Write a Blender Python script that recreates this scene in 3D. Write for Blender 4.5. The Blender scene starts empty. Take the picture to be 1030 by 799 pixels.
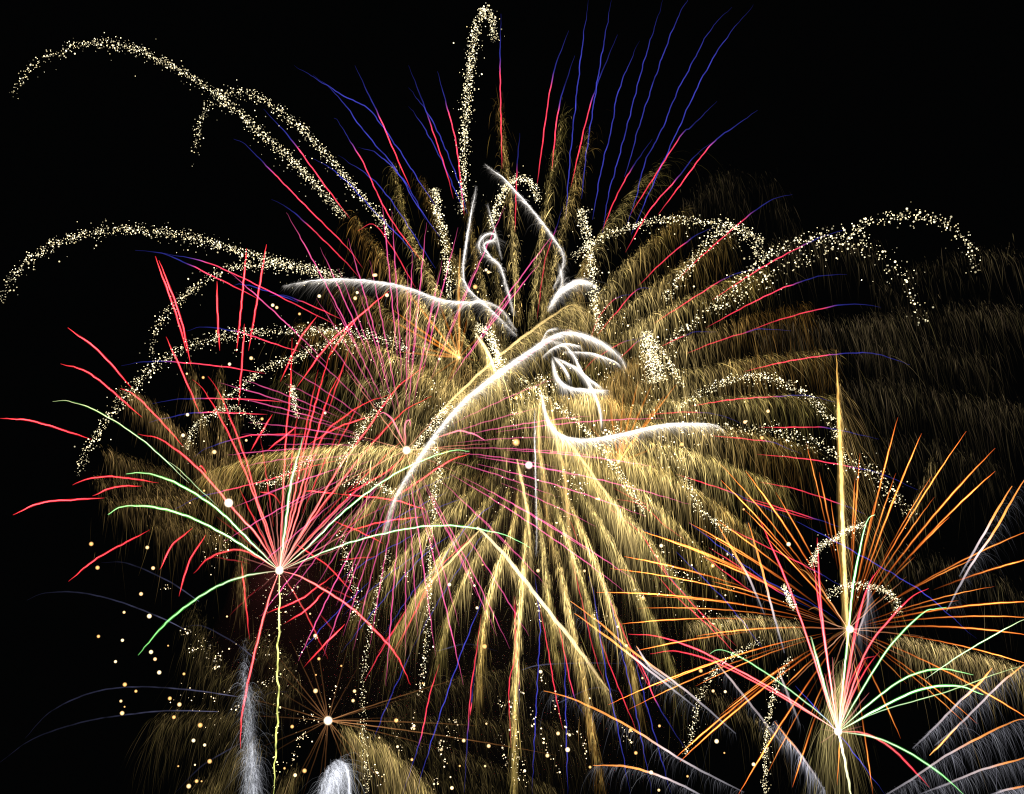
import bpy, math
import numpy as np
from mathutils import Vector, Matrix

sc = bpy.context.scene
C = sc.collection
RNG = np.random.default_rng(7)

# ------------------------------------------------------------------ camera
HFOV = math.radians(45.0)
PITCH = math.radians(22.0)
cam_data = bpy.data.cameras.new("camera")
cam_data.sensor_width = 36.0
cam_data.lens = 18.0 / math.tan(HFOV / 2)
cam_data.clip_start = 0.1
cam_data.clip_end = 5000.0
cam = bpy.data.objects.new("camera", cam_data)
C.objects.link(cam)
cam.location = (0, 0, 1.7)
cam.rotation_euler = (math.radians(90) + PITCH, 0, 0)
sc.camera = cam

# ------------------------------------------------------------------ night sky
world = bpy.data.worlds.new("World")
sc.world = world
world.use_nodes = True
wn = world.node_tree
sky = wn.nodes.new("ShaderNodeTexSky")
sky.sky_type = 'NISHITA'
sky.sun_disc = False
sky.sun_elevation = math.radians(-9.0)          # the sun is well below the horizon
sky.sun_rotation = math.radians(200.0)
wn.links.new(sky.outputs[0], wn.nodes["Background"].inputs[0])
wn.nodes["Background"].inputs[1].default_value = 0.05
sky_lift = wn.nodes.new("ShaderNodeBackground")                 # even faint bluish glow added to lift the sky off black
sky_lift.inputs[0].default_value = (0.85, 0.95, 1.0, 1)
sky_lift.inputs[1].default_value = 0.0009
both = wn.nodes.new("ShaderNodeAddShader")
wn.links.new(wn.nodes["Background"].outputs[0], both.inputs[0])
wn.links.new(sky_lift.outputs[0], both.inputs[1])
wn.links.new(both.outputs[0], wn.nodes["World Output"].inputs[0])
sc.view_settings.view_transform = 'Standard'
sc.view_settings.look = 'None'
sc.view_settings.exposure = 0.0
sc.view_settings.gamma = 1.0
sc.cycles.use_denoising = False
sc.cycles.transparent_max_bounces = 400
sc.cycles.max_bounces = 0
sc.cycles.volume_bounces = 0
sc.cycles.sample_clamp_indirect = 0.05
sc.cycles.use_light_tree = False
sc.cycles.filter_width = 1.15

# ------------------------------------------------------------------ where a point of the air lies
TANH = math.tan(HFOV / 2)
FWD = np.array([0, math.cos(PITCH), math.sin(PITCH)])
UP = np.array([0, -math.sin(PITCH), math.cos(PITCH)])
RIGHT = np.array([1.0, 0, 0])
EYE = np.array([0, 0, 1.7])
DOWN = np.array([0, 0, -1.0])
MPP = TANH / 515.0                               # metres across per metre of distance

def at(x, y, d):
    """Points of the air d metres out, seen in the direction (x, y)."""
    x = np.asarray(x, float); y = np.asarray(y, float); d = np.asarray(d, float)
    a = (x - 515.0) / 515.0 * TANH * d
    b = (399.5 - y) / 515.0 * TANH * d
    return EYE + np.multiply.outer(d, FWD) + np.multiply.outer(a, RIGHT) + np.multiply.outer(b, UP)

# ------------------------------------------------------------------ glowing matter
def glow_material(name, power):
    """Incandescent sparks: they give off light and hide nothing behind them (thin, see-through glow)."""
    m = bpy.data.materials.new(name)
    m.use_nodes = True
    nt = m.node_tree
    nt.nodes.clear()
    out = nt.nodes.new("ShaderNodeOutputMaterial")
    add = nt.nodes.new("ShaderNodeAddShader")
    tr = nt.nodes.new("ShaderNodeBsdfTransparent")
    em = nt.nodes.new("ShaderNodeEmission")
    at_ = nt.nodes.new("ShaderNodeAttribute"); at_.attribute_name = "burn"
    geo = nt.nodes.new("ShaderNodeNewGeometry")
    dot = nt.nodes.new("ShaderNodeVectorMath"); dot.operation = 'DOT_PRODUCT'
    ab = nt.nodes.new("ShaderNodeMath"); ab.operation = 'ABSOLUTE'
    pw = nt.nodes.new("ShaderNodeMath"); pw.operation = 'POWER'; pw.inputs[1].default_value = power
    nt.links.new(geo.outputs["Normal"], dot.inputs[0])
    nt.links.new(geo.outputs["Incoming"], dot.inputs[1])
    nt.links.new(dot.outputs["Value"], ab.inputs[0])
    nt.links.new(ab.outputs[0], pw.inputs[0])
    nt.links.new(pw.outputs[0], em.inputs["Strength"])
    nt.links.new(at_.outputs["Color"], em.inputs["Color"])
    nt.links.new(em.outputs[0], add.inputs[0])
    nt.links.new(tr.outputs[0], add.inputs[1])
    nt.links.new(add.outputs[0], out.inputs["Surface"])
    m.cycles.emission_sampling = 'NONE'
    return m

M_STAR = glow_material("burning star trail", 1.5)     # a round streak is brightest where it is deepest
M_SPARK = glow_material("spark", 0.8)
M_BALL = glow_material("glowing spark grain", 1.3)
M_EMBER = glow_material("glowing ember", 2.6)
M_FLASH = glow_material("white hot flash", 6.0)       # a fireball: dense in its middle, thin at its rim

class MB:
    """Collects streaks and sparks of one part."""
    def __init__(self):
        self.v, self.q, self.t, self.c, self.n = [], [], [], [], 0
    def strands(self, P, R, K, sides=3):
        """P (n,m,3) centre lines, R (n,m) radii, K (n,m,3) light."""
        n, m = P.shape[:2]
        if n == 0: return
        T = np.gradient(P, axis=1)
        T /= np.linalg.norm(T, axis=2, keepdims=True) + 1e-9
        ref = P - EYE
        ref /= np.linalg.norm(ref, axis=2, keepdims=True)
        S = np.cross(T, ref); S /= np.linalg.norm(S, axis=2, keepdims=True) + 1e-9
        B = np.cross(S, T)
        ang = np.arange(sides) * 2 * math.pi / sides + 0.3
        V = P[:, :, None, :] + R[:, :, None, None] * (np.cos(ang)[None, None, :, None] * S[:, :, None, :] + np.sin(ang)[None, None, :, None] * B[:, :, None, :])
        idx = np.arange(n * m * sides).reshape(n, m, sides) + self.n
        a = idx[:, :-1, :]; b = idx[:, 1:, :]
        q = np.stack([a, np.roll(a, -1, 2), np.roll(b, -1, 2), b], -1).reshape(-1, 4)
        self.v.append(V.reshape(-1, 3)); self.q.append(q)
        self.c.append(np.repeat(K[:, :, None, :], sides, 2).reshape(-1, 3))
        self.n += n * m * sides
    def balls(self, P, R, K):
        """Small round sparks (icosahedra)."""
        n = len(P)
        if n == 0: return
        g = (1 + 5 ** .5) / 2
        iv = np.array([(-1, g, 0), (1, g, 0), (-1, -g, 0), (1, -g, 0), (0, -1, g), (0, 1, g), (0, -1, -g), (0, 1, -g), (g, 0, -1), (g, 0, 1), (-g, 0, -1), (-g, 0, 1)]) / math.sqrt(1 + g * g)
        it = np.array([(0, 11, 5), (0, 5, 1), (0, 1, 7), (0, 7, 10), (0, 10, 11), (1, 5, 9), (5, 11, 4), (11, 10, 2), (10, 7, 6), (7, 1, 8), (3, 9, 4), (3, 4, 2), (3, 2, 6), (3, 6, 8), (3, 8, 9), (4, 9, 5), (2, 4, 11), (6, 2, 10), (8, 6, 7), (9, 8, 1)])
        V = P[:, None, :] + R[:, None, None] * iv[None]
        self.v.append(V.reshape(-1, 3))
        self.t.append((it[None] + (np.arange(n) * 12)[:, None, None] + self.n).reshape(-1, 3))
        self.c.append(np.repeat(K, 12, 0))
        self.n += n * 12
    def build(self, name, mat, parent=None, origin=None):
        V = np.concatenate(self.v); K = np.concatenate(self.c)
        if parent is not None: origin = np.array(parent.location)
        if origin is None: origin = V.mean(0)
        V = V - origin
        q = np.concatenate(self.q) if self.q else np.empty((0, 4), int)
        t = np.concatenate(self.t) if self.t else np.empty((0, 3), int)
        me = bpy.data.meshes.new(name)
        me.vertices.add(len(V)); me.vertices.foreach_set("co", V.astype(np.float32).ravel())
        loops = np.concatenate([q.ravel(), t.ravel()]).astype(np.int32)
        me.loops.add(len(loops)); me.loops.foreach_set("vertex_index", loops)
        me.polygons.add(len(q) + len(t))
        st = np.concatenate([np.arange(len(q)) * 4, len(q) * 4 + np.arange(len(t)) * 3]).astype(np.int32)
        me.polygons.foreach_set("loop_start", st)
        me.polygons.foreach_set("use_smooth", np.ones(len(st), bool))
        me.update(calc_edges=True)
        ca = me.color_attributes.new("burn", 'FLOAT_COLOR', 'POINT')
        ca.data.foreach_set("color", np.concatenate([K, np.ones((len(K), 1))], 1).astype(np.float32).ravel())
        me.materials.append(mat)
        o = bpy.data.objects.new(name, me)
        C.objects.link(o)
        if parent is not None: o.parent = parent
        else: o.location = origin
        return o

def tag(o, label=None, cat=None, group=None, kind=None):
    for k, v in (("label", label), ("category", cat), ("group", group), ("kind", kind)):
        if v: o[k] = v
    return o

def thing(name, x, y, d, label, cat, group=None):
    o = bpy.data.objects.new(name, None)
    o.empty_display_size = 2
    C.objects.link(o)
    o.location = Vector(at(x, y, d))
    return tag(o, label, cat, group)

# ------------------------------------------------------------------ flight paths
def nums(s):
    if isinstance(s, str):
        s = [float(w) for w in s.replace(",", " ").split()]
        return np.array(s).reshape(-1, 2)
    return np.asarray(s, float)

def spline(p, n):
    """Smooth path through the points, evenly spaced; also the share of its length at each point."""
    p = nums(p)
    if len(p) == 2:
        pp = p
        fine = np.linspace(0, 1, 40)[:, None] * (p[1] - p[0]) + p[0]
        knots = np.array([0, 39])
    else:
        ext = np.vstack([2 * p[0] - p[1], p, 2 * p[-1] - p[-2]])
        fine, knots = [], [0]
        for i in range(len(p) - 1):
            a, b, c, d = ext[i:i + 4]
            t = np.linspace(0, 1, 24, endpoint=(i == len(p) - 2))[:, None]
            fine.append(0.5 * ((2 * b) + (c - a) * t + (2 * a - 5 * b + 4 * c - d) * t ** 2 + (3 * b - a - 3 * c + d) * t ** 3))
            knots.append(knots[-1] + len(t))
        knots[-1] -= 1
        fine = np.vstack(fine)
    s = np.concatenate([[0], np.cumsum(np.linalg.norm(np.diff(fine, axis=0), axis=1))])
    L = s[-1]
    u = np.linspace(0, L, n)
    q = np.stack([np.interp(u, s, fine[:, 0]), np.interp(u, s, fine[:, 1])], 1)
    return q, s[np.array(knots)] / L, L

def stops(t, st):
    xs = [a[0] for a in st]
    return np.stack([np.interp(t, xs, [a[1][k] for a in st]) for k in range(3)], -1)

def sc3(c, f): return tuple(x * f for x in c)

def streak(mb, pts, depth, width, st, wig=0.35, sides=7, taper=(0.55, 0.35), bead=0.12):
    """One star's streak, from its inner end to its tip. depth: two or more distances along it."""
    p0 = nums(pts)
    L = np.linalg.norm(np.diff(p0, axis=0), axis=1).sum()
    n = int(max(12, min(90, L / 3.2)))
    q, kn, L = spline(p0, n)
    t = np.linspace(0, 1, n)
    tan = np.gradient(q, axis=0); tan /= np.linalg.norm(tan, axis=1, keepdims=True) + 1e-9
    nor = np.stack([-tan[:, 1], tan[:, 0]], 1)
    s = t * L
    ph = RNG.uniform(0, 6.28, 3); wl = RNG.uniform(16, 34)
    w = wig * (np.sin(s / wl * 6.28 + ph[0]) + .6 * np.sin(s / wl * 11 + ph[1]) + .3 * np.sin(s / wl * 21 + ph[2]))
    w *= np.clip(t * 5, 0, 1)
    q = q + nor * w[:, None]
    d = np.interp(t, np.linspace(0, 1, len(depth)), depth)
    P = at(q[:, 0], q[:, 1], d)
    r = width * 0.5 * np.interp(t, [0, .2, .75, 1], [taper[0], 1, 1, taper[1]]) * d * MPP
    K = stops(t, st)
    K = K * (1 + bead * np.interp(s, np.arange(0, L + 7, 6.), RNG.normal(0, 1, len(np.arange(0, L + 7, 6.)))))[:, None].clip(0.2, 2)
    mb.strands(P[None], r[None], K[None], sides)

SHED = 0.128                                      # how brightly shed sparks burn beside the stars themselves
def feather(mb, pts, depth, n, length, light, along=None, side=2.0, width=0.9, carry=0.35, lean=0.0, fall=1.0, power=1.0, jitter=1.0, tint=0.25, hot=None, frag=1.0, endlen=1.0):
    """The falling sparks that a burning tail sheds: n short streaks that leave it and bend down."""
    q, kn, L = spline(pts, 160)
    n = int(n * (1 + 3.6 * frag)); width = width * .66
    s = RNG.random(n) ** power
    i = s * 159
    x = np.interp(i, np.arange(160), q[:, 0]) + RNG.normal(0, side, n)
    y = np.interp(i, np.arange(160), q[:, 1]) + RNG.normal(0, side, n)
    d = np.interp(s, np.linspace(0, 1, len(depth)), depth)
    m = MPP * d
    P0 = at(x, y, d + RNG.normal(0, side * 0.4, n))
    path = at(q[:, 0], q[:, 1], np.interp(np.linspace(0, 1, 160), np.linspace(0, 1, len(depth)), depth))
    T = np.gradient(path, axis=0); T /= np.linalg.norm(T, axis=1, keepdims=True)
    T = T[np.clip(i.astype(int), 0, 159)]
    ln = length * (1 + .35 * frag) * RNG.gamma(2.6, .385, n) * m
    ln = ln * np.interp(s, [0, .85, 1], [1, 1, endlen])
    v = T * (carry * RNG.normal(1, .35, n))[:, None] + RNG.normal(0, .10 * jitter, (n, 3)) + RIGHT * lean
    u0 = frag * .85 * RNG.random(n) ** 1.25                            # a spark is seen over a stretch of its fall
    du = (1 - frag) + frag * RNG.uniform(.12, .75, n) ** 1.3
    u = (u0[:, None] + du[:, None] * np.linspace(0, 1, 6)[None])[:, :, None]
    veer = RNG.normal(0, .09 * jitter, (n, 1, 3))
    P = P0[:, None, :] + ln[:, None, None] * (v[:, None, :] * (u * (1.6 - .6 * u)) + DOWN * fall * (0.18 * u + 0.82 * u ** 1.7) + veer * u * u)
    prof = np.array([.5, .95, 1, .75, .4, .06]) * (1 - frag) + frag * np.array([.12, .75, 1, .8, .45, .06])
    R = (width * .5 * RNG.uniform(.7, 1.25, n) * m)[:, None] * np.array([.7, 1, 1, .9, .7, .4])[None]
    lump = np.interp(s, np.linspace(0, 1, 27), RNG.uniform(.3, 1.7, 27))
    b = RNG.gamma(1.6, .62, n) * (1 - frag) + frag * RNG.gamma(.6, 1.6, n) * (1.45 - 1.25 * u0) * lump
    if along is not None:
        b = b * np.interp(s, np.linspace(0, 1, len(along)), along)
    col = np.array(light)[None, :] * (1 + tint * RNG.normal(0, 1, (n, 1)) * np.array([[.2, .05, .5]]))
    if hot is not None:                                                # sparks burn palest in the tail's first half
        k = (.85 * np.exp(-((s - .36) / .26) ** 2))[:, None]
        col = col * (1 - k) + np.array(hot[:3])[None] * k
    K = (col * (b * SHED)[:, None]).clip(0, 8)[:, None, :] * prof[None, :, None]
    mb.strands(P, R, K, 3)

def glitter(mb, pts, depth, n, spread, light, size=1.9, drop=6.0, thick=None, power=1.0, big=0.0):
    """A shower of separate sparks strung along a comet's path."""
    q, kn, L = spline(pts, 200)
    s = RNG.random(n) ** power
    i = s * 199
    w = spread * (np.interp(s, np.linspace(0, 1, len(thick)), thick) if thick is not None else 1)
    rr = np.where(RNG.random(n) < .93, RNG.normal(0, .42, n), RNG.normal(0, 1.1, n))
    tan = np.gradient(q, axis=0); tan /= np.linalg.norm(tan, axis=1, keepdims=True)
    tn = tan[np.clip(i.astype(int), 0, 199)]
    x = np.interp(i, np.arange(200), q[:, 0]) - tn[:, 1] * rr * w + RNG.normal(0, 1, n)
    y = np.interp(i, np.arange(200), q[:, 1]) + tn[:, 0] * rr * w + RNG.normal(0, 1, n)
    y = y + np.where(RNG.random(n) < .08, RNG.exponential(drop, n), 0)
    d = np.interp(s, np.linspace(0, 1, len(depth)), depth) + RNG.normal(0, spread * .2, n)
    P = at(x, y, d)
    R = size * .315 * RNG.choice([.6, .8, 1.0, 1.5], n, p=[.3, .35, .25, .1]) * RNG.uniform(.85, 1.15, n) * (1 + big * (RNG.random(n) < .15)) * d * MPP
    K = np.array(light)[None] * (RNG.gamma(1.2, .85, n) * np.interp(s, [0, .12, .85, 1], [.55, 1, 1, .45]))[:, None] * (1 + RNG.normal(0, .12, (n, 1)) * np.array([[0, .3, 1]]))
    mb.balls(P, R, K.clip(0.02, 9))

def flash(parent, x, y, d, r, light):
    """The white-hot charge at a burst's heart."""
    return sphere_obj("flash", at(x, y, d), 1.45 * r * d * MPP, sc3(light, .55), M_FLASH, parent)

def sphere_obj(name, p, r, col, mat, parent=None):
    me = bpy.data.meshes.new(name)
    import bmesh
    bm = bmesh.new()
    bmesh.ops.create_icosphere(bm, subdivisions=3, radius=r)
    bm.to_mesh(me); bm.free()
    me.polygons.foreach_set("use_smooth", np.ones(len(me.polygons), bool))
    ca = me.color_attributes.new("burn", 'FLOAT_COLOR', 'POINT')
    ca.data.foreach_set("color", np.tile(np.array([*col, 1.0], np.float32), len(me.vertices)))
    me.materials.append(mat)
    o = bpy.data.objects.new(name, me)
    C.objects.link(o)
    if parent is not None:
        o.parent = parent
        base = np.array(parent.location)
        if parent.parent is not None: base = base + np.array(parent.parent.location)
        o.location = Vector(np.asarray(p) - base)
    else:
        o.location = Vector(p)
    return o

def ball_depth(c, tip, d0, R, sign=None):
    """How far out a star ends that flew to the shell of a round burst of radius R."""
    r = min(R * .985, math.hypot(tip[0] - c[0], tip[1] - c[1]))
    sg = sign if sign is not None else (1 if RNG.random() < .5 else -1)
    return d0 + sg * math.sqrt(R * R - r * r) * MPP * d0 * .9

def span_depths(c, pts, d0, dt):
    """Distances at the points of a path flown from c (at d0) to its last point (at dt)."""
    p = nums(pts)
    rt = math.hypot(*(p[-1] - c)) + 1e-6
    q, kn, L = spline(p, 12)
    k = np.clip(np.linalg.norm(q - np.array(c), axis=1) / rt, 0, 1.2)
    return list(d0 + (dt - d0) * k)

BLUE = (0.024, 0.026, 0.235); RED = (1.0, 0.045, 0.085); PINK = (.95, 0.11, 0.35); ORANGE = (1.0, 0.27, 0.035)
GOLD = (0.50, 0.37, 0.13); CREAM = (1.0, 0.88, 0.60)

# ================================================================== golden brocade
def brocade():
    c = (528, 425); d0 = 315
    t = thing("brocade_burst", *c, d0, "huge golden brocade burst in the middle, its shaggy tails radiating and drooping like willow", "firework")
    # tip, droop, sparks, streak length, light
    tails = [  # the named tails of the photograph: points from the heart outwards, sparks, length, light
        ("522 330 517 240 508 150 503 105", 420, 17, .75), ("533 330 541 260 553 180 566 118", 460, 18, .8), ("545 330 560 250 578 180 591 132", 420, 18, .75),
        ("560 330 590 260 625 205 662 165", 420, 20, .6), ("575 335 615 280 655 240 690 208", 460, 22, .7), ("585 345 640 300 690 262 735 235", 520, 20, .6),
        ("590 360 650 320 710 290 770 268", 620, 26, .85), ("600 380 660 350 730 325 770 313 815 305", 620, 30, .62), ("600 395 660 378 730 364 780 356 835 352", 620, 30, .62),
        ("600 412 670 402 750 398 840 398", 620, 26, .6), ("600 425 670 425 740 432 820 450", 620, 26, .7), ("595 437 660 445 720 462 790 490", 640, 24, .9),
        ("590 447 640 462 700 492 760 535", 640, 22, 1.0), ("580 455 625 480 675 520 730 580", 620, 20, 1.0), ("572 462 610 495 655 545 700 610", 600, 20, 1.0),
        ("565 470 595 510 630 570 660 630 680 680", 520, 18, .9), ("558 478 580 520 605 580 630 650 642 700", 560, 16, 1.0), ("552 485 567 530 588 590 605 650", 460, 14, 1.0),
        ("546 490 556 540 572 610 588 690 604 780", 480, 15, .9), ("540 490 545 540 552 600 560 660", 380, 13, .9), ("531 490 528 550 522 620 518 700 517 799", 620, 14, 1.0),
        ("523 490 515 530 500 570 488 620 481 690", 460, 15, 1.1), ("513 488 500 520 478 560 455 605 440 660", 480, 16, .9), ("505 484 480 515 450 550 420 595 395 640", 560, 20, .9),
        ("498 478 465 500 425 535 385 580 355 620", 520, 20, .8), ("490 470 450 490 400 520 360 560", 480, 20, .7), ("484 462 440 475 380 500 330 535", 480, 22, .5),
        ("470 455 420 452 360 448 300 452 250 461 205 476", 1200, 22, .78), ("470 440 420 425 360 415 300 415", 560, 22, .6), ("475 428 430 405 380 385 330 375 280 378", 560, 24, .7),
        ("478 415 440 385 395 355 345 335 300 325", 620, 22, .75), ("482 402 450 365 410 328 365 295 330 275", 620, 20, .85), ("486 392 460 350 425 305 390 260 355 215", 560, 17, .9),
        ("490 385 468 340 438 285 412 230 397 170", 520, 15, .9), ("497 378 480 330 460 270 440 215 425 180", 460, 15, .8), ("504 372 494 320 480 260 470 200", 420, 15, .7),
        ("511 366 505 310 497 250 490 205", 380, 15, .7),
        ("545 420 580 400 620 372 655 350", 500, 24, .7), ("550 440 590 445 630 452 675 470", 420, 24, .8), ("500 420 470 395 440 375 410 362", 420, 22, .6), ("515 400 505 360 500 330 498 300", 360, 20, .7),
        ("560 425 590 405 625 390 650 388", 300, 22, .7), ("500 415 525 392 560 372 600 362", 300, 24, .6), ("475 430 440 440 400 470 375 500", 260, 20, .6), ("545 405 556 425 575 445 600 470", 300, 20, .8), ("500 430 530 405 560 398 590 404", 420, 22, .9), ("560 400 580 395 610 400 640 415", 380, 20, .9), ("470 410 490 385 520 365 550 352", 380, 22, .8), ("528 442 524 470 518 500", 120, 14, .4), ("538 442 545 470 552 500", 140, 14, .5), ("515 446 500 466 482 488", 130, 16, .4), ("522 440 500 440 470 448", 130, 18, .4), ("545 440 560 455 578 470", 140, 16, .5), ("450 380 430 350 415 310 405 280", 360, 16, .8), ("560 370 572 330 582 290 590 250", 380, 18, .8), ("540 360 545 320 548 280 550 240", 340, 16, .8), ("470 375 452 340 440 300 430 265", 320, 14, .7),
    ]
    for pts, n, ln, br in tails:
        mb = MB()
        p = nums(pts)
        steep = abs(p[-1][1] - p[0][1]) > 1.4 * abs(p[-1][0] - p[0][0])
        am = RNG.random(); br = br * RNG.uniform(.65, 1.35)
        if p[-1][1] < 235: br = br * 1.45
        hue = (.46 + .16 * am, .38 - .08 * am, .105 - .05 * am)              # some tails burn olive, some amber
        dt = ball_depth(c, p[-1], d0, 420)
        dd = span_depths(c, p, d0, dt)
        feather(mb, p, dd, n, ln, sc3(hue, .92 * br), along=[.4, .9, 1.25, 1.1, .75, .5, .25], side=1.7 if steep else 2.6, width=1.0, carry=.85 if steep else (.14 if p[-1][0] > 600 else .4), fall=.8 if steep else 1.0, hot=(1.15 * br, .85 * br, .32 * br))
        if br > .5:
            feather(mb, p, dd, n // 3, ln * .5, sc3((.78, .56, .17), 1.2 * br), along=[.4, 1.1, 1.1, .8, .3], side=1.0, width=1.0, carry=.9)
        mb.build("gold_tail", M_SPARK, t)
    # the far, nearly burnt-out tails to the right: thin brown curtains
    for pts, n, ln, br in [("880 290 940 262 1000 252 1060 262", 260, 24, .15), ("730 225 735 190 765 175 800 225", 110, 34, .07), ("860 322 920 312 980 308 1050 312", 420, 30, .15), ("845 385 910 386 970 398 1050 412", 460, 32, .17),
                           ("850 440 900 440 960 452 1010 470", 240, 24, .12), ("690 205 715 180 740 170", 130, 26, .10), ("760 250 820 240 880 250", 260, 24, .14), ("860 350 930 345 1000 362", 240, 30, .10), ("880 560 940 560 1000 580 1040 610", 240, 24, .18), ("760 330 830 322 900 322", 300, 30, .18)]:
        mb = MB()
        p = nums(pts)
        feather(mb, p, [d0, d0 + 30 * RNG.normal()], n, ln, sc3((.62, .46, .22), br * .62), side=5, width=.95, carry=.05, lean=.07)
        tag(mb.build("gold_tail", M_SPARK, t), "faint brown curtain of dying sparks")
    return t
brocade()

# ================================================================== blue and red peony
def peony():
    c = (532, 452); d0 = 300; R = 440
    t = thing("peony_burst", *c, d0, "wide burst of thin red streaks turning blue at their tips, spread behind everything else", "firework")
    # tip first; the number is the point where red turns to blue
    rb = [("504 14 503 68 505 170", 1), ("572 31 555 82 540 187", 1), ("578 56 562 109 555 172", 1), ("621 35 595 102 574 189", 1), ("656 140 634 172 618 202 606 232", 1),
          ("721 102 694 129 684 138 634 216", 2), ("762 111 741 126 715 146 680 192 662 216", 2), ("717 143 700 156 680 181 654 211 629 254", 2), ("797 196 779 200 753 217 700 263 682 282", 2),
          ("717 229 700 237 690 244 668 262 642 288", 2), ("850 231 825 239 808 247 779 262 754 277 716 302", 2), ("771 268 746 274 726 282 680 311 657 326", 2), ("852 276 824 278 799 286 787 290 750 308 710 330", 2),
          ("721 334 700 334 688 338 664 349", 2), ("796 333 766 331 752 334 720 344 690 356", 2), ("886 309 860 306 834 309 790 320 750 334", 2), ("915 367 885 357 867 355 836 357 790 364 748 374", 3),
          ("842 405 810 398 782 399 737 402 693 409", 2), ("748 427 725 418 703 415 680 415 645 418", 2), ("884 442 850 434 827 430 795 430 763 430", 2), ("806 457 785 448 771 444 713 438", 2),
          ("923 493 887 477 857 470 812 462 761 457", 2), ("802 525 756 505 735 495 680 477", 2), ("870 517 845 507 800 492 764 485", 1), ("817 523 780 512 746 502", 0), ("850 532 817 521 785 511 748 500", 1),
          ("850 592 819 574 775 552 728 529", 1), ("815 612 786 597 750 574 713 551", 1), ("741 650 711 623 680 589 655 560", 0), ("763 600 735 580 708 559", 0), ("742 660 715 632 680 600 660 578", 0), ("700 610 672 578 642 534 620 520", 1),
          ("672 525 655 510 640 503 615 490", 1), ("690 544 668 528 645 508 618 502", 0), ("670 540 642 531 610 510", 2),
          ("660 706 637 658 617 613 603 584", 0), ("688 752 660 706 650 680 637 655", 1), ("641 737 626 701 612 666 603 640", 0), ("609 688 598 658 581 587 574 560", 0), ("582 548 578 535 572 522", 0), ("588 721 577 699 568 658 560 620", 1), ("566 734 558 694 552 658 543 610", 0),
          ("514 752 512 691 518 657 517 600", 0), ("522 720 522 690 519 640 518 600", 1), ("467 797 471 729 474 691 479 658 484 618", 1), ("405 799 423 743 432 700 442 668", 1), ("480 655 476 690 473 720", 2), ("367 685 385 652 405 621", 0), ("391 665 420 612 439 580", 0), ("398 657 437 579 479 536", 0), ("380 657 395 635 411 610", 0),
          ("235 140 246 145 271 170 312 212 349 249 365 270", 2), ("273 201 286 207 306 223 345 261 362 280", 2), ("265 110 284 130 298 147 327 187 352 220", 2), ("336 119 340 122 357 150 365 163 391 217 428 268", 2),
          ("357 66 374 102 381 116 398 156 413 190", 2), ("411 66 425 102 432 122 449 173 456 200", 2), ("440 72 450 109 459 146 467 217", 1), ("523 134 520 170 518 234", 1), ("566 208 558 234 548 264 540 322", 1),
          ("136 252 163 255 194 268 210 276 241 291 262 302", 2), ("165 255 201 262 225 271 259 287 310 313 340 328", 1), ("271 298 284 297 300 302 319 310 345 322", 2), ("188 333 206 329 240 334 253 338 282 348 302 354", 2),
          ("122 368 146 364 172 364 225 369 267 376", 2), ("153 406 177 402 203 401 253 402 289 405", 2), ("150 425 170 420 203 415 269 417", 2), ("195 460 208 451 232 443 253 438 290 437 312 437", 2), ("175 513 198 501 221 495 269 483 319 468 342 463", 2),
          ("360 232 376 226 395 250 418 290", 0), ("648 340 628 344 600 360 585 375", 1), ("660 330 640 345 622 362", 1), ("640 296 620 300 602 320 593 345", 1), ("655 290 640 292 622 312 600 338", 1)]
    blue = ["592 0 584 60 574 153 569 221", "615 0 602 75 590 153 585 200", "643 41 622 92 615 130 605 170 596 221", "667 0 647 65 630 130 619 171 612 196 606 236", "697 -10 680 22 660 75 642 130 634 160 628 178", "736 7 714 31 694 68 680 95 666 130 649 163 640 198 630 228", "758 5 728 42 704 83 680 135 657 185 635 236",
            "311 159 326 165 350 184 373 209 409 246 418 260", "296 66 319 80 350 99 371 110 398 146 422 183 440 210", "315 75 340 97 367 133 398 170 418 204 442 238", "340 156 384 190 438 270", "360 148 381 156 408 184 428 221", "411 88 435 122 459 177 470 215", "411 107 425 126 445 163 466 211",
            "234 288 244 286 269 293 300 304", "343 657 380 610 426 559 456 536", "413 657 434 617 467 564 495 526", "418 799 441 724 464 657 487 599", "375 745 390 708 413 657", "340 584 380 558 422 535", "350 548 400 520 450 495", "344 620 395 575 440 545", "372 545 430 515 470 500", "385 640 420 590 455 560", "505 500 470 530 440 570", "535 799 539 716 542 658 543 625 538 579", "571 799 569 708 568 658", "634 799 622 736 609 673 598 602 592 580", "656 799 639 713 626 658 614 605 606 582",
            "675 799 650 708 639 666", "358 525 420 493 459 477", "300 660 330 625 372 585", "982 643 936 602 911 585 850 550 802 525", "845 625 820 609 768 582 693 526", "771 657 730 605 680 555", "890 799 845 740 800 690"]
    for s, k in rb:
        p = nums(s)[::-1]; kk = len(p) - 1 - k
        q, kn, L = spline(p, 30)
        tc = min(1.0, kn[kk])
        g = RNG.uniform(.75, 1.25)
        d = ball_depth(c, p[-1], d0, R)
        st = [(0, sc3(RED, .05)), (.08, sc3(RED, .5 * g)), (tc * .5, sc3(RED, 1.15 * g)), (max(.2, tc * .93), sc3((1, .06, .13), .95 * g)), (tc, sc3((.30, .05, .30), .8)), (min(1.01, tc + .06), sc3(BLUE, .7)), (1.02, sc3(BLUE, .15))]
        if k == 0: st = [(0, sc3(RED, .1)), (.15, sc3(RED, .8 * g)), (.6, sc3(RED, 1.1 * g)), (1, sc3(RED, .25))]
        mb = MB(); streak(mb, p, span_depths(c, p, d0, d), 1.4, st, wig=.2, bead=.2)
        mb.build("star_streak", M_STAR, t)
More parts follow.
